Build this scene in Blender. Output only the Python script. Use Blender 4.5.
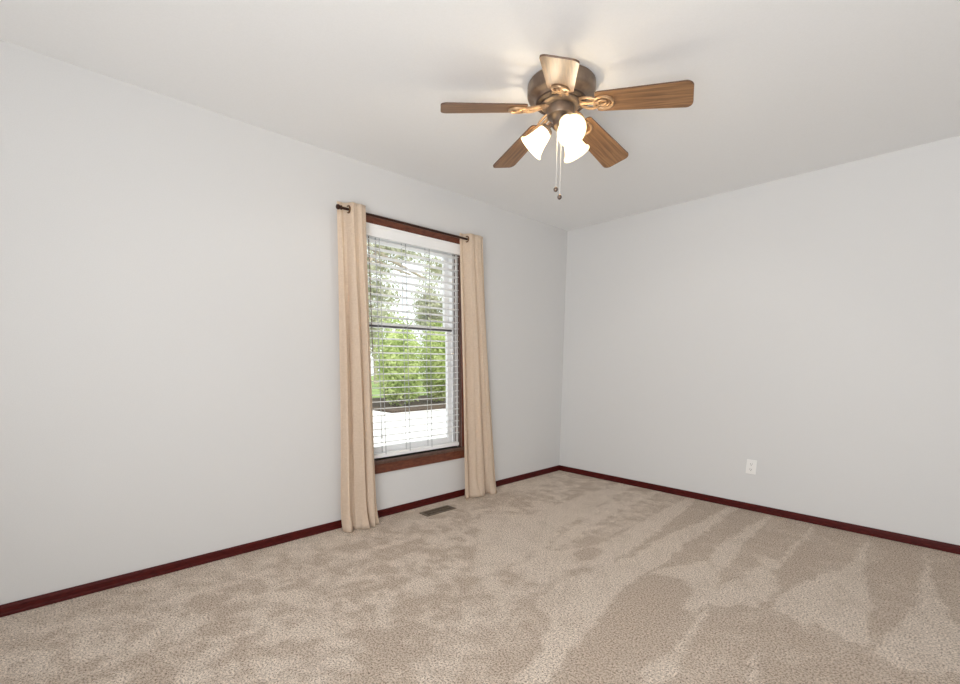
import bpy, bmesh, math, random
import numpy as np
from mathutils import Vector, Matrix, noise
random.seed(7)
PI = math.pi
for o in list(bpy.data.objects): bpy.data.objects.remove(o)
scene = bpy.context.scene
col = scene.collection

# ------------------------------------------------------------------ camera
CAM = (2.8909, -3.9663, 1.1519); F = 455.654
yaw, pitch, roll, sy = 0.8065030, -0.1745243, 0.0041621, 100.312
Fw = Vector((-math.sin(yaw)*math.cos(pitch), math.cos(yaw)*math.cos(pitch), math.sin(pitch)))
Rt = Vector((math.cos(yaw), math.sin(yaw), 0)); Up = Rt.cross(Fw)
R2 = Rt*math.cos(roll)+Up*math.sin(roll); U2 = -Rt*math.sin(roll)+Up*math.cos(roll)
cd = bpy.data.cameras.new('camera'); cam = bpy.data.objects.new('camera', cd); col.objects.link(cam)
m = Matrix((R2, U2, -Fw)).transposed().to_4x4(); m.translation = CAM
cam.matrix_world = m
cd.sensor_width = 36; cd.sensor_fit = 'HORIZONTAL'; cd.lens = F*36/960; cd.shift_y = sy/960
cd.clip_start = .02; cd.clip_end = 200
scene.camera = cam

# ------------------------------------------------------------------ light
SKY, SUN, REAR_W, UP_W, LAMP_W = 1.6, 3.6, 35.0, 55.0, 14.0
w = bpy.data.worlds.new('world'); scene.world = w; w.use_nodes = True
bg = w.node_tree.nodes['Background']; bg.inputs[0].default_value = (.93, .97, 1, 1); bg.inputs[1].default_value = SKY
sd = bpy.data.lights.new('sun', 'SUN'); so = bpy.data.objects.new('sun', sd); col.objects.link(so)
sd.energy = SUN; sd.angle = .02; sd.color = (1, .96, .9)
so.rotation_euler = Vector((-.42, -.35, -.84)).to_track_quat('-Z', 'Y').to_euler()

def area(name, loc, direction, sx, sy_, power, color):
    d = bpy.data.lights.new(name, 'AREA'); d.shape = 'RECTANGLE'; d.size = sx; d.size_y = sy_
    d.energy = power; d.color = color
    o = bpy.data.objects.new(name, d); col.objects.link(o); o.location = loc
    o.rotation_euler = Vector(direction).to_track_quat('-Z', 'Y').to_euler()
    return o
wl = area('rear_opening_fill', (3.25, -5.5, 1.35), (-.42, .88, .22), 1.9, 1.7, REAR_W, (.985, .99, 1))  # added fill at the unseen rear opening, aimed at the far corner

wl.data.spread = math.radians(115)
area('unseen_up_fill', (3.4, -4.9, .45), (-.16, .85, .85), 1.6, .8, UP_W, (.96, .985, 1))  # added fill, unseen behind the camera, lifts the ceiling and far walls

vs = scene.view_settings
vs.view_transform = 'Standard'; vs.look = 'None'; vs.exposure = 0.0; vs.gamma = 1; vs.use_curve_mapping = False

# ------------------------------------------------------------------ materials
def mat(name, color, rough=.5, metal=0, spec=.5):
    m = bpy.data.materials.new(name); m.use_nodes = True
    b = m.node_tree.nodes['Principled BSDF']
    b.inputs['Base Color'].default_value = (*color, 1); b.inputs['Roughness'].default_value = rough
    b.inputs['Metallic'].default_value = metal; b.inputs['Specular IOR Level'].default_value = spec
    return m
def nodes(m): return m.node_tree.nodes, m.node_tree.links, m.node_tree.nodes['Principled BSDF']
def noisy(m, scale, c1, c2, bump=0, detail=4, stretch=(1, 1, 1), coord='Object', lo=.35, hi=.65, dist=.01):
    n, l, b = nodes(m)
    tc = n.new('ShaderNodeTexCoord'); mp = n.new('ShaderNodeMapping'); mp.inputs['Scale'].default_value = stretch
    nz = n.new('ShaderNodeTexNoise'); nz.inputs['Scale'].default_value = scale; nz.inputs['Detail'].default_value = detail
    r = n.new('ShaderNodeValToRGB'); r.color_ramp.elements[0].position = lo; r.color_ramp.elements[1].position = hi
    r.color_ramp.elements[0].color = (*c1, 1); r.color_ramp.elements[1].color = (*c2, 1)
    l.new(tc.outputs[coord], mp.inputs[0]); l.new(mp.outputs[0], nz.inputs[0]); l.new(nz.outputs[0], r.inputs[0]); l.new(r.outputs[0], b.inputs['Base Color'])
    if bump:
        bp = n.new('ShaderNodeBump'); bp.inputs['Strength'].default_value = bump; bp.inputs['Distance'].default_value = dist
        l.new(nz.outputs[0], bp.inputs['Height']); l.new(bp.outputs[0], b.inputs['Normal'])
    return m
M = {}
M['wall'] = noisy(mat('wall_paint', (.68, .665, .645), .7, 0, .3), 220, (.655, .648, .64), (.675, .668, .66), .12, dist=.001)
M['ceiling'] = noisy(mat('ceiling_paint', (.8, .79, .78), .8, 0, .2), 160, (.875, .877, .875), (.895, .897, .895), .15, dist=.001)
M['base'] = noisy(mat('dark_red_wood', (.07, .008, .006), .5, 0, .2), 30, (.045, .002, .002), (.085, .007, .005), 0, stretch=(1, 1, 6))
M['casing'] = noisy(mat('brown_wood_trim', (.17, .06, .03), .4), 25, (.095, .026, .013), (.17, .052, .026), .05, stretch=(3, 1, 3), dist=.001)
M['jamb'] = noisy(mat('dark_jamb_wood', (.1, .06, .045), .45), 25, (.085, .045, .035), (.13, .075, .055), 0, stretch=(3, 3, 1))
M['vinyl'] = mat('white_vinyl', (.93, .93, .93), .35)
M['slat'] = mat('white_slat', (.90, .90, .89), .4)
M['rail_dark'] = mat('dark_grey_strip', (.09, .085, .09), .5)  # dark grey strip along the meeting rail
M['cord'] = mat('blind_cord', (.42, .43, .43), .8)
M['wand'] = mat('clear_wand', (.22, .17, .14), .3)
M['rod'] = mat('bronze_rod', (.045, .018, .012), .35, .6)
M['grommet'] = mat('bronze_grommet', (.22, .12, .06), .3, .8)
M['outlet'] = mat('white_plastic', (.83, .82, .80), .3)
M['slot'] = mat('dark_slot', (.06, .055, .05), .6)
M['vent'] = noisy(mat('brown_register', (.16, .12, .085), .45, .3), 60, (.13, .095, .065), (.22, .17, .12))
M['vent_dark'] = mat('register_duct', (.03, .022, .016), .8)
M['bronze'] = noisy(mat('antique_bronze', (.2, .13, .09), .38, .55), 14, (.15, .105, .078), (.26, .195, .145))
M['bronze_dark'] = mat('dark_bronze_ring', (.07, .045, .032), .5, .4)  # darker bronze for the vent ring
M['iron'] = noisy(mat('bracket_bronze', (.42, .27, .16), .4, .5), 40, (.36, .22, .12), (.55, .37, .22))
M['chain'] = mat('chain_metal', (.8, .79, .77), .3, .4)
M['fob'] = mat('pewter_fob', (.16, .12, .10), .3, .7)
M['brass'] = mat('aged_brass', (.6, .38, .16), .3, .8)

def wood_blade():
    m = mat('oak_blade', (.35, .19, .08), .42); n, l, b = nodes(m)
    tc = n.new('ShaderNodeTexCoord'); mp = n.new('ShaderNodeMapping'); mp.inputs['Scale'].default_value = (1.2, 22, 22)
    nz = n.new('ShaderNodeTexNoise'); nz.inputs['Scale'].default_value = 3.5; nz.inputs['Detail'].default_value = 6; nz.inputs['Distortion'].default_value = .6
    r = n.new('ShaderNodeValToRGB'); e = r.color_ramp.elements
    e[0].position = .3; e[0].color = (.135, .066, .030, 1); e[1].position = .68; e[1].color = (.36, .195, .09, 1)
    l.new(tc.outputs['Object'], mp.inputs[0]); l.new(mp.outputs[0], nz.inputs[0]); l.new(nz.outputs[0], r.inputs[0]); l.new(r.outputs[0], b.inputs['Base Color'])
    return m
M['blade'] = wood_blade()
M['blade_edge'] = mat('blade_edge_band', (.10, .05, .028), .5)

def curtain_mat():
    m = bpy.data.materials.new('beige_linen'); m.use_nodes = True; n, l, b = nodes(m)
    tc = n.new('ShaderNodeTexCoord')
    r = []
    for st in ((1, 1, 12), (12, 12, 1)):
        mp = n.new('ShaderNodeMapping'); mp.inputs['Scale'].default_value = st
        nz = n.new('ShaderNodeTexNoise'); nz.inputs['Scale'].default_value = 40; nz.inputs['Detail'].default_value = 3
        l.new(tc.outputs['Object'], mp.inputs[0]); l.new(mp.outputs[0], nz.inputs[0]); r.append(nz)
    mx = n.new('ShaderNodeMath'); mx.operation = 'ADD'; l.new(r[0].outputs[0], mx.inputs[0]); l.new(r[1].outputs[0], mx.inputs[1])
    mr = n.new('ShaderNodeMapRange'); mr.inputs[1].default_value = .7; mr.inputs[2].default_value = 1.3; l.new(mx.outputs[0], mr.inputs[0])
    rp = n.new('ShaderNodeValToRGB'); rp.color_ramp.elements[0].color = (.80, .675, .545, 1); rp.color_ramp.elements[1].color = (.94, .82, .69, 1)
    l.new(mr.outputs[0], rp.inputs[0]); l.new(rp.outputs[0], b.inputs['Base Color'])
    b.inputs['Roughness'].default_value = .85; b.inputs['Specular IOR Level'].default_value = .15
    tr = n.new('ShaderNodeBsdfTranslucent'); l.new(rp.outputs[0], tr.inputs[0])
    mix = n.new('ShaderNodeMixShader'); mix.inputs[0].default_value = .5
    l.new(b.outputs[0], mix.inputs[1]); l.new(tr.outputs[0], mix.inputs[2]); l.new(mix.outputs[0], n['Material Output'].inputs[0])
    bp = n.new('ShaderNodeBump'); bp.inputs['Strength'].default_value = .3; bp.inputs['Distance'].default_value = .001
    l.new(mx.outputs[0], bp.inputs['Height']); l.new(bp.outputs[0], b.inputs['Normal'])
    return m
M['curtain'] = curtain_mat()

def glass_mat():
    m = bpy.data.materials.new('window_glass'); m.use_nodes = True; n = m.node_tree.nodes; l = m.node_tree.links; n.clear()
    out = n.new('ShaderNodeOutputMaterial'); t = n.new('ShaderNodeBsdfTransparent'); t.inputs[0].default_value = (.97, .98, .975, 1)
    g = n.new('ShaderNodeBsdfGlossy'); g.inputs['Roughness'].default_value = .02
    fr = n.new('ShaderNodeFresnel'); fr.inputs[0].default_value = 1.45
    sc = n.new('ShaderNodeMath'); sc.operation = 'MULTIPLY'; sc.inputs[1].default_value = .5; l.new(fr.outputs[0], sc.inputs[0])
    mx = n.new('ShaderNodeMixShader'); l.new(sc.outputs[0], mx.inputs[0]); l.new(t.outputs[0], mx.inputs[1]); l.new(g.outputs[0], mx.inputs[2]); l.new(mx.outputs[0], out.inputs[0])
    return m
M['glass'] = glass_mat()

def shade_mat():
    m = bpy.data.materials.new('lit_frosted_glass'); m.use_nodes = True; n, l, b = nodes(m)
    b.inputs['Base Color'].default_value = (.92, .85, .68, 1); b.inputs['Roughness'].default_value = .35
    b.inputs['Emission Color'].default_value = (1, .88, .58, 1); b.inputs['Emission Strength'].default_value = .95
    tp = n.new('ShaderNodeBsdfTransparent'); tp.inputs[0].default_value = (1, .96, .90, 1)
    mix = n.new('ShaderNodeMixShader'); mix.inputs[0].default_value = .28
    l.new(b.outputs[0], mix.inputs[1]); l.new(tp.outputs[0], mix.inputs[2]); l.new(mix.outputs[0], n['Material Output'].inputs[0])
    return m
M['shade'] = shade_mat()
M['shade_rim'] = shade_mat(); M['shade_rim'].name = 'shade_rim_glass'
bb_ = M['shade_rim'].node_tree.nodes['Principled BSDF']; bb_.inputs['Emission Strength'].default_value = .95; bb_.inputs['Emission Color'].default_value = (1, .90, .45, 1)
M['bulb'] = mat('lit_bulb', (1, .95, .85)); b_ = M['bulb'].node_tree.nodes['Principled BSDF']
b_.inputs['Emission Color'].default_value = (1, .86, .64, 1); b_.inputs['Emission Strength'].default_value = 5

def carpet_mat():
    m = bpy.data.materials.new('frieze_carpet'); m.use_nodes = True; n, l, b = nodes(m)
    tc = n.new('ShaderNodeTexCoord')
    at = n.new('ShaderNodeAttribute'); at.attribute_name = 'pile_lay'
    def nz(scale, detail, rough=.5):
        x = n.new('ShaderNodeTexNoise'); x.inputs['Scale'].default_value = scale; x.inputs['Detail'].default_value = detail; x.inputs['Roughness'].default_value = rough
        l.new(tc.outputs['Object'], x.inputs[0]); return x
    tuft = nz(125, 6, .85); mid = nz(28, 3)
    def math_(op, a, c):
        x = n.new('ShaderNodeMath'); x.operation = op
        for i, v in enumerate((a, c)):
            if isinstance(v, (int, float)): x.inputs[i].default_value = v
            else: l.new(v, x.inputs[i])
        return x.outputs[0]
    # brushed pile: two lays of the yarn differ in tone
    ed = math_('ADD', at.outputs['Fac'], math_('MULTIPLY', math_('SUBTRACT', mid.outputs[0], .5), .5))
    r = n.new('ShaderNodeValToRGB'); e = r.color_ramp.elements
    e[0].position = .22; e[0].color = (.69, .57, .465, 1); e[1].position = .78; e[1].color = (.90, .78, .665, 1)
    l.new(ed, r.inputs[0])
    r2 = n.new('ShaderNodeValToRGB'); e = r2.color_ramp.elements
    e[0].position = .38; e[0].color = (.10, .07, .05, 1); e[1].position = .54; e[1].color = (1, 1, 1, 1)
    el = e.new(.68); el.color = (1.0, 1.0, 1.0, 1)
    l.new(tuft.outputs[0], r2.inputs[0])
    mx = n.new('ShaderNodeMix'); mx.data_type = 'RGBA'; mx.blend_type = 'MULTIPLY'; mx.inputs[0].default_value = 1
    l.new(r.outputs[0], mx.inputs[6]); l.new(r2.outputs[0], mx.inputs[7]); l.new(mx.outputs[2], b.inputs['Base Color'])
    b.inputs['Roughness'].default_value = .95; b.inputs['Specular IOR Level'].default_value = .1
    bp = n.new('ShaderNodeBump'); bp.inputs['Strength'].default_value = .8; bp.inputs['Distance'].default_value = .006
    l.new(tuft.outputs[0], bp.inputs['Height']); l.new(bp.outputs[0], b.inputs['Normal'])
    return m
M['carpet'] = carpet_mat()
def leaf_mat(name, c1, c2):
    m = noisy(mat(name, c1, .6, 0, .3), 2.2, c1, c2, lo=.4, hi=.6); n, l, b = nodes(m)
    tr = n.new('ShaderNodeBsdfTranslucent'); mix = n.new('ShaderNodeMixShader'); mix.inputs[0].default_value = .35
    src = b.inputs['Base Color'].links[0].from_socket; l.new(src, tr.inputs[0])
    l.new(b.outputs[0], mix.inputs[1]); l.new(tr.outputs[0], mix.inputs[2]); l.new(mix.outputs[0], n['Material Output'].inputs[0])
    return m
M['leaf'] = leaf_mat('shrub_leaves', (.34, .44, .13), (.66, .74, .34))
M['leaf2'] = leaf_mat('tree_leaves', (.40, .42, .27), (.66, .66, .50))
M['bark'] = noisy(mat('bark', (.3, .25, .19), .9), 12, (.38, .32, .25), (.58, .50, .39))
M['concrete'] = noisy(mat('concrete', (.72, .71, .69), .8), 3, (.68, .67, .65), (.78, .77, .75))
M['mulch'] = noisy(mat('mulch', (.06, .04, .03), .95), 20, (.04, .028, .02), (.12, .08, .055))
M['lawn'] = noisy(mat('lawn_grass', (.2, .3, .08), .9), 9, (.15, .24, .06), (.28, .38, .12))
M['soffit'] = noisy(mat('tan_soffit', (.5, .42, .32), .7), 6, (.44, .37, .28), (.56, .48, .38))
M['brick'] = noisy(mat('outer_brick', (.4, .25, .18), .8), 12, (.34, .2, .15), (.48, .3, .22))

# ------------------------------------------------------------------ mesh helpers
class MB:
    def __init__(s): s.bm = bmesh.new()
    def box(s, x0, x1, y0, y1, z0, z1):
        v = [s.bm.verts.new((x, y, z)) for x in (x0, x1) for y in (y0, y1) for z in (z0, z1)]
        for f in ((0, 1, 3, 2), (4, 6, 7, 5), (0, 4, 5, 1), (2, 3, 7, 6), (0, 2, 6, 4), (1, 5, 7, 3)): s.bm.faces.new([v[i] for i in f])
        return s
    def tube(s, pts, r, n=10, closed=False):
        pts = [Vector(p) for p in pts]; rings = []; N = len(pts)
        rr = r if isinstance(r, (list, tuple)) else [r]*N
        ref = None
        for i, p in enumerate(pts):
            if closed: t = pts[(i+1) % N]-pts[i-1]
            else: t = pts[min(i+1, N-1)]-pts[max(i-1, 0)]
            t.normalize()
            if ref is None: ref = t.orthogonal().normalized()
            ref = (ref-t*ref.dot(t)).normalized(); b = t.cross(ref)
            rings.append([s.bm.verts.new(p+(ref*math.cos(a)+b*math.sin(a))*rr[i]) for a in [2*PI*k/n for k in range(n)]])
        for i in range(N if closed else N-1):
            A, B = rings[i], rings[(i+1) % N]
            for k in range(n): s.bm.faces.new((A[k], A[(k+1) % n], B[(k+1) % n], B[k]))
        if not closed: s.bm.faces.new(rings[0][::-1]); s.bm.faces.new(rings[-1])
        return s
    def lathe(s, prof, n=40, mtx=None, cap=True):
        rings = []
        for r, z in prof:
            rings.append([s.bm.verts.new((r*math.cos(2*PI*k/n), r*math.sin(2*PI*k/n), z)) for k in range(n)])
        for A, B in zip(rings, rings[1:]):
            for k in range(n): s.bm.faces.new((A[k], A[(k+1) % n], B[(k+1) % n], B[k]))
        if cap: s.bm.faces.new(rings[0][::-1]); s.bm.faces.new(rings[-1])
        if mtx: bmesh.ops.transform(s.bm, matrix=mtx, verts=[v for r in rings for v in r])
        return s
    def ring(s, c, r, t, axis='y', n=24):
        pts = []
        for k in range(n):
            a = 2*PI*k/n; u, v = r*math.cos(a), r*math.sin(a)
            pts.append((c[0]+u, c[1], c[2]+v) if axis == 'y' else (c[0]+u, c[1]+v, c[2]) if axis == 'z' else (c[0], c[1]+u, c[2]+v))
        return s.tube(pts, t, 8, True)
    def build(s, name, material, parent=None, bevel=0, smooth=False):
        bmesh.ops.recalc_face_normals(s.bm, faces=s.bm.faces)
        me = bpy.data.meshes.new(name); s.bm.to_mesh(me); s.bm.free()
        o = bpy.data.objects.new(name, me); col.objects.link(o)
        me.materials.append(material)
        if parent: o.parent = parent
        if bevel:
            b = o.modifiers.new('bevel', 'BEVEL'); b.width = bevel; b.segments = 2; b.limit_method = 'ANGLE'
        if smooth:
            for p in me.polygons: p.use_smooth = True
            try: me.set_sharp_from_angle(angle=math.radians(40))
            except Exception: pass
        return o
def tag(o, label=None, cat=None, group=None, kind=None):
    for k, v in (('label', label), ('category', cat), ('group', group), ('kind', kind)):
        if v: o[k] = v
    return o
def empty(name, loc=(0, 0, 0)):
    o = bpy.data.objects.new(name, None); col.objects.link(o); o.location = loc; o.empty_display_size = .05
    return o
def struct(o): o['kind'] = 'structure'; return o

# ------------------------------------------------------------------ room shell
H = 2.44; RX = 4.4; RY = -5.4; T = .16
WY0, WY1, WZ0, WZ1 = -2.345, -1.418, .436, 2.062        # window_1 opening
b = MB()
b.box(-T, 0, RY-T, WY0, -.05, H+.1).box(-T, 0, WY1, T, -.05, H+.1).box(-T, 0, WY0, WY1, -.05, WZ0).box(-T, 0, WY0, WY1, WZ1, H+.1)
bmesh.ops.remove_doubles(b.bm, verts=b.bm.verts, dist=1e-5)
struct(b.build('wall_left', M['wall']))
struct(MB().box(0, RX+T, 0, T, -.05, H+.1).build('wall_back', M['wall']))
b = MB(); b.box(RX, RX+T, RY-T, 0, -.05, H+.1)
struct(b.build('wall_right', M['wall']))
b = MB(); b.box(0, 2.3, RY-T, RY, -.05, H+.1).box(4.2, RX, RY-T, RY, -.05, H+.1).box(2.3, 4.2, RY-T, RY, 2.2, H+.1).box(2.3, 4.2, RY-T, RY, -.05, .5)
struct(b.build('wall_front', M['wall']))
struct(MB().box(-T, RX+T, RY-T, T, H, H+.12).build('ceiling', M['ceiling']))

# carpet: a grid whose pile lay (which way the vacuum brushed it) is stored per vertex
def floor_pt(px, py):
    d = Fw + R2*((px-480)/F) - U2*((py-342-sy)/F); t = -CAM[2]/d.z
    return (CAM[0]+d.x*t, CAM[1]+d.y*t)
SW = [  # brushed swaths, traced on the floor
 [(150,75),(60,94),(0,106),(0,113),(60,104),(160,81)],
 [(300,88),(220,105),(150,130),(100,150),(40,148),(0,150),(-20,270),(0,278),(60,250),(130,215),(155,188),(200,152),(310,92)],
 [(352,100),(270,130),(200,165),(150,196),(140,225),(200,190),(270,145),(365,103)],
 [(425,112),(340,150),(290,185),(225,212),(130,225),(60,255),(90,285),(180,268),(230,262),(300,225),(380,165),(440,117)],
 [(505,130),(440,162),(350,200),(300,235),(200,262),(150,290),(100,330),(140,360),(120,420),(60,488),(140,488),(180,425),(230,365),(275,308),(310,275),(360,252),(425,200),(520,134)],
 [(575,150),(490,200),(450,240),(400,250),(345,262),(330,275),(400,280),(425,300),(400,335),(430,345),(470,320),(485,265),(530,205),(585,155)],
 [(470,330),(440,345),(400,400),(350,440),(300,488),(375,488),(410,430),(440,375),(465,340)],
 [(662,172),(620,215),(590,240),(545,225),(560,250),(520,275),(480,290),(450,325),(490,335),(555,335),(600,300),(592,265),(620,235),(672,177)],
 [(775,195),(752,225),(720,258),(650,280),(620,295),(582,325),(592,348),(622,350),(640,370),(672,366),(690,382),(712,388),(728,402),(752,404),(776,415),(783,335),(770,260),(778,200)],
 [(893,215),(888,255),(865,330),(830,372),(785,425),(830,455),(900,470),(985,460),(985,395),(940,350),(915,300),(902,260),(897,215)],
 [(540,420),(556,420),(562,488),(536,488)], [(640,300),(668,312),(672,322),(640,308)],
]
DK = [[(285,312),(315,278),(350,270),(385,275),(415,300),(395,330),(350,395),(300,430),(240,488),(155,488),(200,425),(245,365)],
      [(185,225),(215,215),(245,222),(230,235),(200,240)], [(170,262),(215,252),(230,262),(190,270)]]
def to_floor(poly): return np.array([floor_pt(480+x/2, 440+y/2) for x, y in poly])
def signed(poly, P):
    n = len(poly); inside = np.zeros(len(P), bool); dmin = np.full(len(P), 9.)
    for i in range(n):
        a, c = poly[i], poly[(i+1) % n]
        cond = ((a[1] > P[:, 1]) != (c[1] > P[:, 1])) & (P[:, 0] < (c[0]-a[0])*(P[:, 1]-a[1])/((c[1]-a[1]) or 1e-9)+a[0])
        inside ^= cond
        ab = c-a; t = np.clip(((P-a)@ab)/max(ab@ab, 1e-9), 0, 1); dmin = np.minimum(dmin, np.linalg.norm(P-(a+t[:, None]*ab), axis=1))
    return np.where(inside, dmin, -dmin)
nx, ny = 331, 406
xs = np.linspace(0, RX, nx); ys = np.linspace(RY, 0, ny)
P = np.array([(x, y) for y in ys for x in xs])
wob = np.array([(noise.fractal((x*6, y*6, 0), 1, 2, 3), noise.fractal((x*6, y*6, 9), 1, 2, 3)) for x, y in P])*.020
wob += np.array([(noise.noise((x*19, y*19, 4)), noise.noise((x*19, y*19, 6))) for x, y in P])*.022
Pw = P+wob
fb = lambda x, y, s, z: noise.fractal((x*s, y*s, z), 1.0, 2.0, 4)
mott = np.array([fb(x, y*.8, 2.6, 3) for x, y in P])
fine = np.array([fb(x+3, y, 7, 5) for x, y in P])
fine2 = np.array([fb(x-7, y+2, 15, 8) for x, y in P])
lay = .51+.58*np.clip(mott*.7+fine*1.1+fine2*.9, -.9, .9)
sfx = 480+0*P[:, 0]
dx, dy = P[:, 0]-CAM[0], P[:, 1]-CAM[1]
f2 = np.array([Fw.x, Fw.y]); f2 /= np.linalg.norm(f2)
lat = (dx*R2.x+dy*R2.y); dep = np.maximum(dx*f2[0]+dy*f2[1], .05)
# brushed half of the room (near the back wall) is flatter, with clear swaths
br = np.clip((P[:, 0]+P[:, 1]*.15-.95)/.5, 0, 1)
lay = lay*(1-br*.7)+(.17*br*.7)
lay = lay*(1-.5*np.clip((.55-P[:, 0])/.5, 0, 1))+.50*.5*np.clip((.55-P[:, 0])/.5, 0, 1)
stri = np.array([noise.noise((a*34, q*1.3, 2)) for a, q in zip(P[:, 0]*.83+P[:, 1]*.55, -P[:, 0]*.55+P[:, 1]*.83)])*.6
for poly in SW:
    s = signed(to_floor(poly), Pw); k = np.clip(s/.022+.5, 0, 1); lay = np.maximum(lay, k*(.74+.25*np.clip(.8*fine+1.3*stri, -.8, .6)))
for poly in DK:
    s = signed(to_floor(poly), Pw); k = np.clip(s/.04+.6, 0, 1); lay = lay*(1-k)+(.14+.2*fine)*k
me = bpy.data.meshes.new('floor')
vv = [(x, y, 0.0) for y in ys for x in xs]
ff = [(j*nx+i, j*nx+i+1, (j+1)*nx+i+1, (j+1)*nx+i) for j in range(ny-1) for i in range(nx-1)]
nb = len(vv)
vv += [(0, RY, -.05), (RX, RY, -.05), (RX, 0, -.05), (0, 0, -.05)]
ff += [(nb+3, nb+2, nb+1, nb)]
me.from_pydata(vv, [], ff); me.update()
at = me.attributes.new('pile_lay', 'FLOAT', 'POINT'); at.data.foreach_set('value', np.concatenate([lay, [0]*4]).astype(np.float32))
me.materials.append(M['carpet']); fo = bpy.data.objects.new('floor', me); col.objects.link(fo); struct(fo)

# baseboards: board with eased top and a small shoe moulding
def baseboard(name, A, B, inward):
    b = MB(); prof = [(0, 0), (.017, 0), (.0175, .010), (.0125, .017), (.0125, .040), (.010, .048), (.006, .053), (0, .053)]
    A, B, I = Vector(A), Vector(B), Vector(inward)
    ra = [b.bm.verts.new(A+I*u+Vector((0, 0, z))) for u, z in prof]; rb = [b.bm.verts.new(B+I*u+Vector((0, 0, z))) for u, z in prof]
    n = len(prof)
    for k in range(n): b.bm.faces.new((ra[k], ra[(k+1) % n], rb[(k+1) % n], rb[k]))
    b.bm.faces.new(ra[::-1]); b.bm.faces.new(rb)
    return struct(b.build(name, M['base']))
baseboard('baseboard_left', (0, RY, 0), (0, 0, 0), (1, 0, 0))
baseboard('baseboard_back', (0, 0, 0), (RX, 0, 0), (0, -1, 0))
baseboard('baseboard_right', (RX, RY, 0), (RX, 0, 0), (-1, 0, 0))
baseboard('baseboard_front', (0, RY, 0), (RX, RY, 0), (0, 1, 0))

# ------------------------------------------------------------------ window_1
CW = .062
b = MB(); b.box(0, .018, WY0-CW, WY1+CW, WZ1, WZ1+.068)
b.box(0, .018, WY0-CW, WY0, WZ0, WZ1).box(0, .018, WY1, WY1+CW, WZ0, WZ1)
b.box(0, .018, WY0-CW, WY1+CW, WZ0-.098, WZ0-.026)
struct(b.build('trim_1', M['casing'], bevel=.003))
struct(MB().box(-.07, .032, WY0-CW-.01, WY1+CW+.01, WZ0-.026, WZ0).build('trim_2', M['jamb'], bevel=.004))   # stool
JT = .012
b = MB(); b.box(-.068, 0, WY0, WY0+JT, WZ0, WZ1).box(-.068, 0, WY1-JT, WY1, WZ0, WZ1).box(-.068, 0, WY0+JT, WY1-JT, WZ1-JT, WZ1)
struct(b.build('trim_3', M['jamb']))
win = empty('window_1', (-.1, (WY0+WY1)/2, WZ0)); struct(win)
ox, oy, oz = win.location
def wbox(b, x0, x1, y0, y1, z0, z1): return b.box(x0-ox, x1-ox, y0-oy, y1-oy, z0-oz, z1-oz)
Y0, Y1, Z0, Z1 = WY0, WY1, WZ0, WZ1
fr = .034
b = MB(); wbox(b, -.15, -.068, Y0, Y0+fr, Z0, Z1); wbox(b, -.15, -.068, Y1-fr, Y1, Z0, Z1); wbox(b, -.15, -.068, Y0+fr, Y1-fr, Z1-fr, Z1); wbox(b, -.15, -.068, Y0+fr, Y1-fr, Z0, Z0+.03)
b.build('window_frame', M['vinyl'], win, bevel=.002)
MR = 1.41; st = .046
def sash(name, x0, x1, z0, z1, rb, rt):
    b = MB(); a0, a1 = Y0+fr, Y1-fr
    wbox(b, x0, x1, a0, a0+st, z0, z1); wbox(b, x0, x1, a1-st, a1, z0, z1)
    wbox(b, x0, x1, a0+st, a1-st, z0, z0+rb); wbox(b, x0, x1, a0+st, a1-st, z1-rt, z1)
    s = b.build(name, M['vinyl'], win, bevel=.002)
    g = MB(); xm = (x0+x1)/2; wbox(g, xm-.002, xm+.002, a0+st, a1-st, z0+rb, z1-rt); g.build('pane', M['glass'], s)
    return s
sash('upper_sash', -.138, -.112, MR-.012, Z1-fr, .035, .045)
ls = sash('lower_sash', -.106, -.080, Z0+.03, MR+.022, .05, .036)
b = MB(); wbox(b, -.0796, -.074, Y0+fr, Y1-fr, MR-.012, MR+.010); tag(b.build('meeting_rail', M['rail_dark'], win, bevel=.001), 'dark grey meeting rail strip')

# ------------------------------------------------------------------ window blind
bl = empty('window_blind', (-.03, (WY0+WY1)/2, .455))
tag(bl, 'white horizontal slat blind with valance, lowered and open in the window', 'blind')
ox, oy, oz = bl.location
BY0, BY1 = WY0+JT+.006, WY1-JT-.006
b = MB(); wbox(b, .004, .020, BY0-.03, BY1+.035, 1.986, 2.066); wbox(b, .016, .024, BY0-.03, BY1+.035, 2.05, 2.066); wbox(b, .016, .024, BY0-.03, BY1+.035, 1.986, 1.998)
b.build('valance', M['slat'], bl, bevel=.003)
b = MB(); wbox(b, -.055, -.002, BY0, BY1, 2.0, 2.045); b.build('head_rail', M['slat'], bl, bevel=.002)
PIT = .0505; ztop = 1.972; ns = 29
sl0 = None
for i in range(ns):
    z = ztop-i*PIT
    if sl0 is None:
        b = MB(); n = 6; R_ = []
        for y in (BY0, BY1):
            for s_ in (0, 1):
                R_.append([b.bm.verts.new((-.0245+.049*k/n, y-oy, .0028*(1-(2*k/n-1)**2)-(.0026 if s_ else -.0006))) for k in range(n+1)])
        A, A2, B, B2 = R_
        for k in range(n):
            b.bm.faces.new((A[k], A[k+1], B[k+1], B[k])); b.bm.faces.new((A2[k], B2[k], B2[k+1], A2[k+1]))
            b.bm.faces.new((A[k], A2[k], A2[k+1], A[k+1])); b.bm.faces.new((B[k], B[k+1], B2[k+1], B2[k]))
        b.bm.faces.new((A[0], B[0], B2[0], A2[0])); b.bm.faces.new((A[n], A2[n], B2[n], B[n]))
        sl0 = b.build('slat', M['slat'], bl); s = sl0
    else:
        s = sl0.copy(); col.objects.link(s); s.parent = bl
    s.location = (0, 0, z-oz); s.rotation_euler.y = math.radians(-6)
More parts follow.
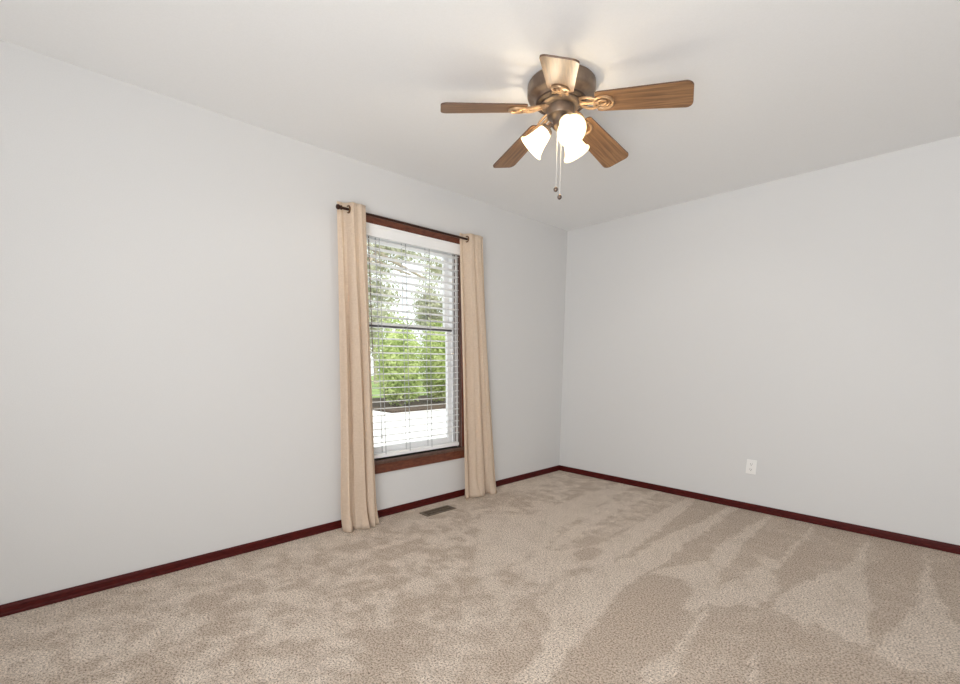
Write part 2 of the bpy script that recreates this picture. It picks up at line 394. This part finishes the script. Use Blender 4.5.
b = MB(); wbox(b, -.055, -.006, BY0, BY1, .447, .478); b.build('bottom_rail', M['slat'], bl, bevel=.004)
for y in (-2.163, -1.945, -1.731, -1.452):
    b = MB()
    for x in (-.0565, -.0035):
        wbox(b, x-.0008, x+.0008, y-.0022, y+.0022, .47, 2.01)
    for i in range(ns): wbox(b, -.0565, -.0035, y-.001, y+.001, ztop-i*PIT-.0036, ztop-i*PIT-.0022)
    b.build('ladder_cord', M['cord'], bl)
b = MB(); b.tube([(.008, -2.235-oy, 2.0-oz), (.010, -2.236-oy, 1.22-oz)], .0035, 8); b.build('tilt_wand', M['wand'], bl)
b = MB(); b.tube([(.004, -2.178-oy, 2.0-oz), (.004, -2.18-oy, .62-oz)], .0016, 6); b.lathe([(.003, 0), (.006, .01), (.007, .03), (.003, .04)], 10, Matrix.Translation((.004, -2.18-oy, .585-oz))); b.build('lift_cord', M['cord'], bl)
for y, zb in ((-1.449, .47), (-1.439, .405)):
    MB().tube([(.006 if zb < .45 else .001, y-oy, 2.0-oz), (.006 if zb < .45 else .001, y-oy, zb-oz)], .0032, 6).build('lift_cord', M['slat'], bl)

# ------------------------------------------------------------------ curtain rod and panels
RZ = 2.095; RXX = .09
rod = empty('curtain_rod', (RXX, -1.9, RZ)); tag(rod, 'thin dark bronze curtain rod above the window', 'curtain rod')
MB().tube([(0, -.588, 0), (0, .600, 0)], .008, 12).build('rod', M['rod'], rod, smooth=True)
for s in (-1, 1):
    e = -.588 if s < 0 else .600
    b = MB(); mt = Matrix.Translation((0, e, 0)) @ Matrix.Rotation(-s*PI/2, 4, 'X')
    b.lathe([(.009, -.006), (.013, -.004), (.013, .002), (.009, .005), (.014, .012), (.016, .02), (.013, .028), (.004, .033)], 16, mt)
    b.build('finial', M['rod'], rod, smooth=True)
    yb = -.50 if s < 0 else .57
    b = MB(); b.box(-RXX+.0005, -RXX+.006, yb-.012, yb+.012, -.03, .03).tube([(-RXX+.004, yb, -.012), (-.03, yb, -.012), (0, yb, -.012)], .005, 8)
    b.build('bracket', M['rod'], rod)

def curtain(label, y_top, y_bot, waves, phase, amp_t, amp_b, seed, cross):
    root = empty('curtain', (RXX, (y_bot[0]+y_bot[1])/2, 0.004)); tag(root, label, 'curtain', 'beige curtain panels')
    cx, cy, cz = root.location
    b = MB(); NU, NV = 120, 70; top = 2.135; grid = []
    rnd = random.Random(seed); o1 = [rnd.uniform(0, 6) for _ in range(6)]
    def pt(u, v):
        z = top*(1-v)+.004*v
        e = v**1.2
        ya = y_top[0]*(1-e)+y_bot[0]*e; yb = y_top[1]*(1-e)+y_bot[1]*e
        uu = u+.022*math.sin(u*9+o1[0]+v*2)*v+.012*math.sin(u*17+o1[1]-v*3)*v
        y = ya+(yb-ya)*uu
        ph = 2*PI*waves*u+phase
        k = min(1, max(0, (u-cross+.13)/.26)); k = k*k*(3-2*k)
        base = (-.026+.050*k)*(1-.55*v)+.012*v
        amp = amp_t*(1-v)+amp_b*v
        sharp = 1.7*abs(math.sin(ph/2))-.95+.30*math.sin(2*ph+o1[2])
        x = RXX+base+amp*sharp*(.35+.65*min(1, v*2.5))*(1 if v > .3 else .6+.4*v/.3)
        x += .006*v*math.sin(ph*2.7+v*5+o1[4])+amp*.35*v*v*math.sin(ph*1.6+o1[3])
        y += .010*v*math.cos(ph*2+o1[5])*min(u, 1-u)*4
        fl = max(0, v-.90)/.10        # bottom bunches on the carpet
        x += .020*fl*fl*math.sin(ph*.8+1.0)+.016*fl*fl
        y += .018*fl*fl*math.sin(ph*1.3+o1[1])*min(1, min(u, 1-u)*8)
        z += .010*fl*abs(math.sin(ph*.9+o1[2]))*(1-fl)
        return Vector((x-cx, y-cy, max(z, .004)-cz))
    for j in range(NV+1): grid.append([b.bm.verts.new(pt(i/NU, j/NV)) for i in range(NU+1)])
    for j in range(NV):
        for i in range(NU): b.bm.faces.new((grid[j][i], grid[j][i+1], grid[j+1][i+1], grid[j+1][i]))
    o = b.build('panel', M['curtain'], root, smooth=True)
    so_ = o.modifiers.new('thick', 'SOLIDIFY'); so_.thickness = .0022; so_.offset = 0
    # grommets where the cloth crosses the rod
    y = y_top[0]+(y_top[1]-y_top[0])*cross
    MB().ring((0, y-cy, RZ-cz), .020, .0052, 'y').build('grommet', M['grommet'], root, smooth=True)
    return root
curtain('beige curtain panel left of the window, gathered and bunched on the carpet', (-2.500, -2.328), (-2.585, -2.318), 3.0, .4, .023, .033, 3, .36)
curtain('beige curtain panel right of the window, nearest the room corner', (-1.486, -1.280), (-1.472, -1.090), 2.6, 2.9, .023, .033, 11, .26)

# ------------------------------------------------------------------ outlet and floor register
out = empty('wall_outlet', (1.843, -.001, .348)); tag(out, 'white duplex electrical outlet low on the back wall', 'outlet')
MB().box(-.036, .036, -.006, 0, -.057, .057).build('cover_plate', M['outlet'], out, bevel=.003)
for dz in (.021, -.021):
    r = MB().lathe([(.0165, 0), (.0165, .0022), (.0155, .0028)], 24, Matrix.Translation((0, -.0061, dz)) @ Matrix.Rotation(PI/2, 4, 'X')).build('receptacle', M['outlet'], out)
    b = MB(); b.box(-.0075, -.0050, -.0094, -.0085, dz-.002, dz+.008).box(.0045, .0070, -.0094, -.0085, dz-.002, dz+.007).box(-.0025, .0025, -.0094, -.0085, dz-.011, dz-.006)
    b.build('slots', M['slot'], r)
MB().lathe([(.0035, 0), (.003, .0015)], 12, Matrix.Translation((0, -.0061, 0)) @ Matrix.Rotation(PI/2, 4, 'X')).build('screw', M['chain'], out)

vt = empty('floor_register', (.193, -1.835, .001)); tag(vt, 'brown metal floor register vent set in the carpet below the window', 'floor vent')
b = MB(); hx, hy = .053, .142
b.box(-hx, hx, -hy, -hy+.018, 0, .006).box(-hx, hx, hy-.018, hy, 0, .006).box(-hx, -hx+.015, -hy+.018, hy-.018, 0, .006).box(hx-.015, hx, -hy+.018, hy-.018, 0, .006)
b.box(-.003, .003, -hy+.018, hy-.018, 0, .006)
b.build('frame', M['vent'], vt, bevel=.0015)
MB().box(-hx+.015, hx-.015, -hy+.018, hy-.018, 0, .0008).build('duct_opening', M['vent_dark'], vt)
b = MB(); n = 16
for k in range(n):
    y = -hy+.026+(2*hy-.052)*k/(n-1)
    for x0, x1 in ((-hx+.015, -.003), (.003, hx-.015)): b.box(x0, x1, y-.0022, y+.0022, .001, .0052)
b.build('louvres', M['vent'], vt)

# ------------------------------------------------------------------ ceiling fan
FC = Vector((1.422, -2.039, H)); fan = empty('ceiling_fan', FC)
tag(fan, 'bronze flush mount ceiling fan with five oak blades and three lit glass shades', 'ceiling fan')
b = MB(); b.lathe([(.140, -.001), (.152, -.004), (.158, -.012), (.158, -.052), (.155, -.060), (.147, -.066), (.128, -.070), (.124, -.074), (.117, -.082), (.112, -.086)], 64)
b.build('motor_housing', M['bronze'], fan, smooth=True)
MB().lathe([(.118, -.078), (.117, -.089), (.100, -.094), (.094, -.088)], 64).build('vent_ring', M['bronze_dark'], fan, smooth=True)
MB().lathe([(.096, -.082), (.094, -.096), (.088, -.100), (.074, -.104), (.060, -.106)], 48).build('flywheel', M['bronze'], fan, smooth=True)
MB().lathe([(.062, -.100), (.064, -.104), (.064, -.138), (.062, -.143), (.050, -.147), (.038, -.156), (.033, -.166)], 48).build('switch_housing', M['bronze'], fan, smooth=True)
MB().lathe([(.032, -.164), (.036, -.168), (.036, -.186), (.026, -.196), (.013, -.206), (.009, -.214), (.012, -.220), (.006, -.228), (.001, -.230)], 40).build('light_fitter', M['bronze'], fan, smooth=True)
BL = [(230.9, 2.310), (162.9, 2.270), (91.7, 2.258), (20.5, 2.268), (-53.8, 2.226)]
R0, R1 = .165, .566
RZT = 2.327-H
PITCHB = math.radians(12)
bracket_mesh = None
for az, zt in BL:
    R1 = .580 if az == 20.5 else .566
    a = math.radians(az); d = math.atan2((H+RZT)-zt, R1-R0)
    # local frame: X outward along the blade (drooping), pitched about its own axis
    mt = Matrix.Translation((0, 0, RZT)) @ Matrix.Rotation(a, 4, 'Z') @ Matrix.Translation((R0, 0, 0)) @ Matrix.Rotation(d, 4, 'Y') @ Matrix.Rotation(-PITCHB, 4, 'X')
    L = R1-R0
    b = MB(); outl = []
    w0, w1 = .058, .074
    for k in range(9): t = k/8*PI/2; outl.append((.012-.012*math.sin(t)+0, -w0+.012-.012*math.cos(t)))
    outl = [(0.0, -w0+.014), (.004, -w0+.004), (.014, -w0)]
    n = 8; rc = .030
    for k in range(n+1):
        t = k/n*PI/2; outl.append((L-rc+rc*math.sin(t), -w1+rc-rc*math.cos(t)))
    outl += [(x, -y) for x, y in outl[::-1]]
    top = [b.bm.verts.new((x, y, .003)) for x, y in outl]; bot = [b.bm.verts.new((x, y, -.003)) for x, y in outl]
    b.bm.faces.new(top); b.bm.faces.new(bot[::-1]); N = len(outl)
    side = [b.bm.faces.new((bot[k], bot[(k+1) % N], top[(k+1) % N], top[k])) for k in range(N)]
    for f in side: f.material_index = 1
    bo = b.build('blade', M['blade'], fan); bo.data.materials.append(M['blade_edge']); bo.matrix_local = mt
    # bracket under the blade root: scroll plate and two curved arms back to the flywheel
    b = MB()
    zb = -.0075
    pts = [(.036+.044*math.cos(t), .036*math.sin(t), zb) for t in [2*PI*k/28 for k in range(28)]]
    b.tube(pts, .0062, 8, True)
    pts = [(.034+(.030-.020*t/9)*math.cos(t), (.024-.016*t/9)*math.sin(t), zb) for t in [k*.35 for k in range(27)]]
    b.tube(pts, .0048, 8)
    b.tube([(-.002, 0, zb), (.012, 0, zb)], .006, 8)
    for s in (-1, 1):
        b.tube([(-.085, s*.012, .008), (-.065, s*.026, .002), (-.038, s*.034, -.004), (-.012, s*.030, zb), (.012, s*.020, zb)], .006, 8)
    b.box(-.105, -.070, -.018, .018, .002, .010)
    b.box(-.075, .010, -.007, .007, -.007, .002)
    bk = b.build('blade_bracket', M['iron'], bo, smooth=True)
# light kit
rv = Vector((.692, .722, 0)); fv = Vector((-.722, .692, 0))
for ang in (164, 283, 43):
    a = math.radians(ang); dirh = rv*math.cos(a)+fv*math.sin(a)
    ax = (dirh*.72+Vector((0, 0, -.70))).normalized()
    neck = dirh*.056+Vector((0, 0, -.184))
    b = MB(); b.tube([dirh*.030+Vector((0, 0, -.178)), dirh*.046+Vector((0, 0, -.172)), neck+ax*.004], [.009, .009, .012], 10)
    q = ax.to_track_quat('Z', 'Y').to_matrix().to_4x4(); mt = Matrix.Translation(neck) @ q
    b.lathe([(.012, -.004), (.026, 0), (.030, .006), (.030, .016), (.026, .018)], 24, mt)
    arm = b.build('lamp_arm', M['bronze'], fan, smooth=True)
    b = MB(); prof = [(.027, .012), (.032, .022), (.037, .040), (.042, .062), (.048, .082), (.055, .099), (.063, .113)]
    inner = [(r-.003, z) for r, z in prof[::-1]]
    b.lathe(prof+inner, 40, mt, cap=False)
    sh = b.build('glass_shade', M['shade'], arm, smooth=True)
    sh.data.materials.append(M['shade_rim'])
    b = MB(); b.lathe([(.0595, .108), (.0655, .110), (.0670, .117), (.0610, .116)], 40, mt, cap=False)
    b.lathe([(.0610, .116), (.0595, .108)], 40, mt, cap=False); b.build('shade_rim', M['shade_rim'], sh, smooth=True)
    b = MB(); b.lathe([(.008, .052), (.011, .056), (.017, .064), (.019, .071), (.016, .079), (.009, .084), (.002, .085)], 20, mt)
    b.build('light_bulb', M['bulb'], sh, smooth=True)
    ld = bpy.data.lights.new('bulb_light', 'POINT'); ld.energy = LAMP_W*(.6 if ang == 283 else .9); ld.color = (1, .935, .84); ld.shadow_soft_size = .014
    lo = bpy.data.objects.new('bulb_light', ld); col.objects.link(lo); lo.parent = fan; lo.location = neck+ax*.034
for (lx, ly, z1, r) in ((-.015, -.022, 1.973, .0105), (.005, -.018, 1.940, .0105)):
    p = rv*lx+fv*ly; b = MB(); ztop_ = -.222
    b.tube([p+Vector((0, 0, ztop_)), p+Vector((0, 0, z1-H+.012))], .0011, 6)
    nb_ = 60
    ch = b.build('pull_chain', M['chain'], fan)
    MB().lathe([(.0015, .012), (.004, .009), (r, .002), (r*1.05, -.004), (r*.7, -.010), (.001, -.013)], 16, Matrix.Translation(p+Vector((0, 0, z1-H)))).build('pull_fob', M['fob'], ch, smooth=True)

# ------------------------------------------------------------------ outside
GZ = -.35
struct(MB().box(-40, -T, -25, 40, GZ-.1, GZ).build('trim_4', M['concrete'])).name = 'ground_driveway'
struct(MB().box(-40, -13.2, 5.2, 40, GZ, GZ+.04).build('ground_lawn', M['lawn']))
struct(MB().box(-13.2, -8.6, 3.45, 40, GZ, GZ+.06).build('ground_mulch_bed', M['mulch']))
def leaves(b, c, rad, n, size, rnd, shell=.55):
    for _ in range(n):
        d = Vector((rnd.gauss(0, 1), rnd.gauss(0, 1), rnd.gauss(0, 1))).normalized()
        r = shell+(1-shell)*rnd.random()
        p = Vector(c)+Vector((d.x*rad[0], d.y*rad[1], d.z*rad[2]))*r*(1+.18*noise.noise(d*2.5+Vector(c)))
        nrm = (d+Vector((rnd.uniform(-.8, .8), rnd.uniform(-.8, .8), rnd.uniform(-.8, .8)))).normalized()
        t = nrm.orthogonal().normalized(); t.rotate(Matrix.Rotation(rnd.uniform(0, 6.28), 3, nrm)); u = nrm.cross(t)
        s = size*rnd.uniform(.6, 1.3)
        b.bm.faces.new([b.bm.verts.new(p+t*s), b.bm.verts.new(p+u*s*.45), b.bm.verts.new(p-t*s), b.bm.verts.new(p-u*s*.45)])
def shrub(x, y, r, h, label, seed, mt='leaf'):
    rnd = random.Random(seed); root = empty('shrub', (x, y, GZ+.04)); tag(root, label, 'shrub', 'shrubs beyond the driveway')
    b = MB(); leaves(b, (0, 0, h*.55), (r, r*1.1, h*.5), 3400, .075, rnd, .55); leaves(b, (0, 0, h*.24), (r*.95, r*1.05, h*.24), 1300, .07, rnd)
    b.build('foliage', M[mt], root)
    b = MB()
    for k in range(6):
        a = k*1.05; b.tube([(.05*math.cos(a), .05*math.sin(a), 0), (r*.4*math.cos(a), r*.4*math.sin(a), h*.6)], [.03, .012], 6)
    b.build('stems', M['bark'], root)
def tree(x, y, h, cr, cz, label, seed, n=3800, tr=.16, lean=(0, 0), limbs=(), blobs=()):
    rnd = random.Random(seed); root = empty('tree', (x, y, GZ+.04)); tag(root, label, 'tree', 'trees beyond the driveway')
    b = MB(); b.tube([(0, 0, 0), (lean[0]*.4, lean[1]*.4, h*.35), (lean[0], lean[1], h*.8)], [tr, tr*.8, tr*.3], 10)
    for k in range(9):
        a = rnd.uniform(0, 6.28); z = h*rnd.uniform(.3, .7); q = rnd.uniform(.6, 1)*cr
        b.tube([(lean[0]*z/h, lean[1]*z/h, z), (q*.5*math.cos(a), q*.5*math.sin(a), z+h*.08), (q*math.cos(a), q*math.sin(a), z+h*.1)], [tr*.35, tr*.25, tr*.1], 6)
    for (p0, p1, q0, q1) in limbs: b.tube([Vector(p0)-Vector((x, y, GZ)), (Vector(p0)+Vector(p1))/2-Vector((x, y, GZ+.04)), Vector(p1)-Vector((x, y, GZ))], [q0, (q0+q1)/2, q1], 8)
    b.build('trunk', M['bark'], root, smooth=True)
    b = MB()
    for k in range(9):
        a = rnd.uniform(0, 6.28); q = cr*rnd.uniform(.2, .7)
        leaves(b, (q*math.cos(a), q*math.sin(a), cz+rnd.uniform(-.3, .35)*h*.5), (cr*.45, cr*.5, cr*.35), n//9, .11, rnd, .3)
    for (c, rr, n_) in blobs: leaves(b, Vector(c)-Vector((x, y, GZ)), rr, n_, .09, rnd, .1)
    b.build('crown', M['leaf2'], root)
shrub(-10.0, 4.72, .74, 2.4, 'green shrub beside the driveway edge, behind the middle of the blind', 22)
shrub(-10.0, 6.5, .74, 2.6, 'green shrub beside the driveway edge, behind the right end of the blind', 23)
shrub(-12.2, 6.1, .85, 3.1, 'taller green shrub in the row behind, at the left', 26)
shrub(-12.2, 8.15, .85, 3.1, 'taller green shrub in the row behind, at the right', 24)
tree(-14.6, 5.9, 6.6, .9, 4.6, 'pale leafed tree with a drooping limb at the left of the window', 31, n=900, tr=.15, limbs=(((-14.6, 6.0, 5.9), (-14.4, 9.3, 4.75), .09, .05), ((-14.6, 6.1, 5.4), (-14.5, 8.4, 4.9), .06, .04), ((-14.6, 5.9, 4.6), (-14.4, 7.2, 6.2), .08, .05)),
     blobs=(((-14.6, 6.8, 4.0), (.7, 1.1, 1.1), 1100), ((-14.6, 7.6, 5.8), (.6, 2.3, .5), 1500), ((-14.9, 7.0, 5.1), (.5, 1.2, .5), 450), ((-14.4, 6.2, 2.4), (.8, .9, 1.4), 900), ((-14.3, 9.9, 5.3), (.5, 1.0, .6), 600)))
tree(-18.6, 12.6, 7.0, 1.0, 4.6, 'brown trunked tree at the right of the window', 32, n=1500, tr=.24, blobs=(((-18.6, 12.6, 4.2), (1.0, 1.25, 2.4), 2900),))
tree(-24.0, 12.2, 6.0, 1.9, 3.4, 'wide pale tree furthest from the house', 33, n=2200)
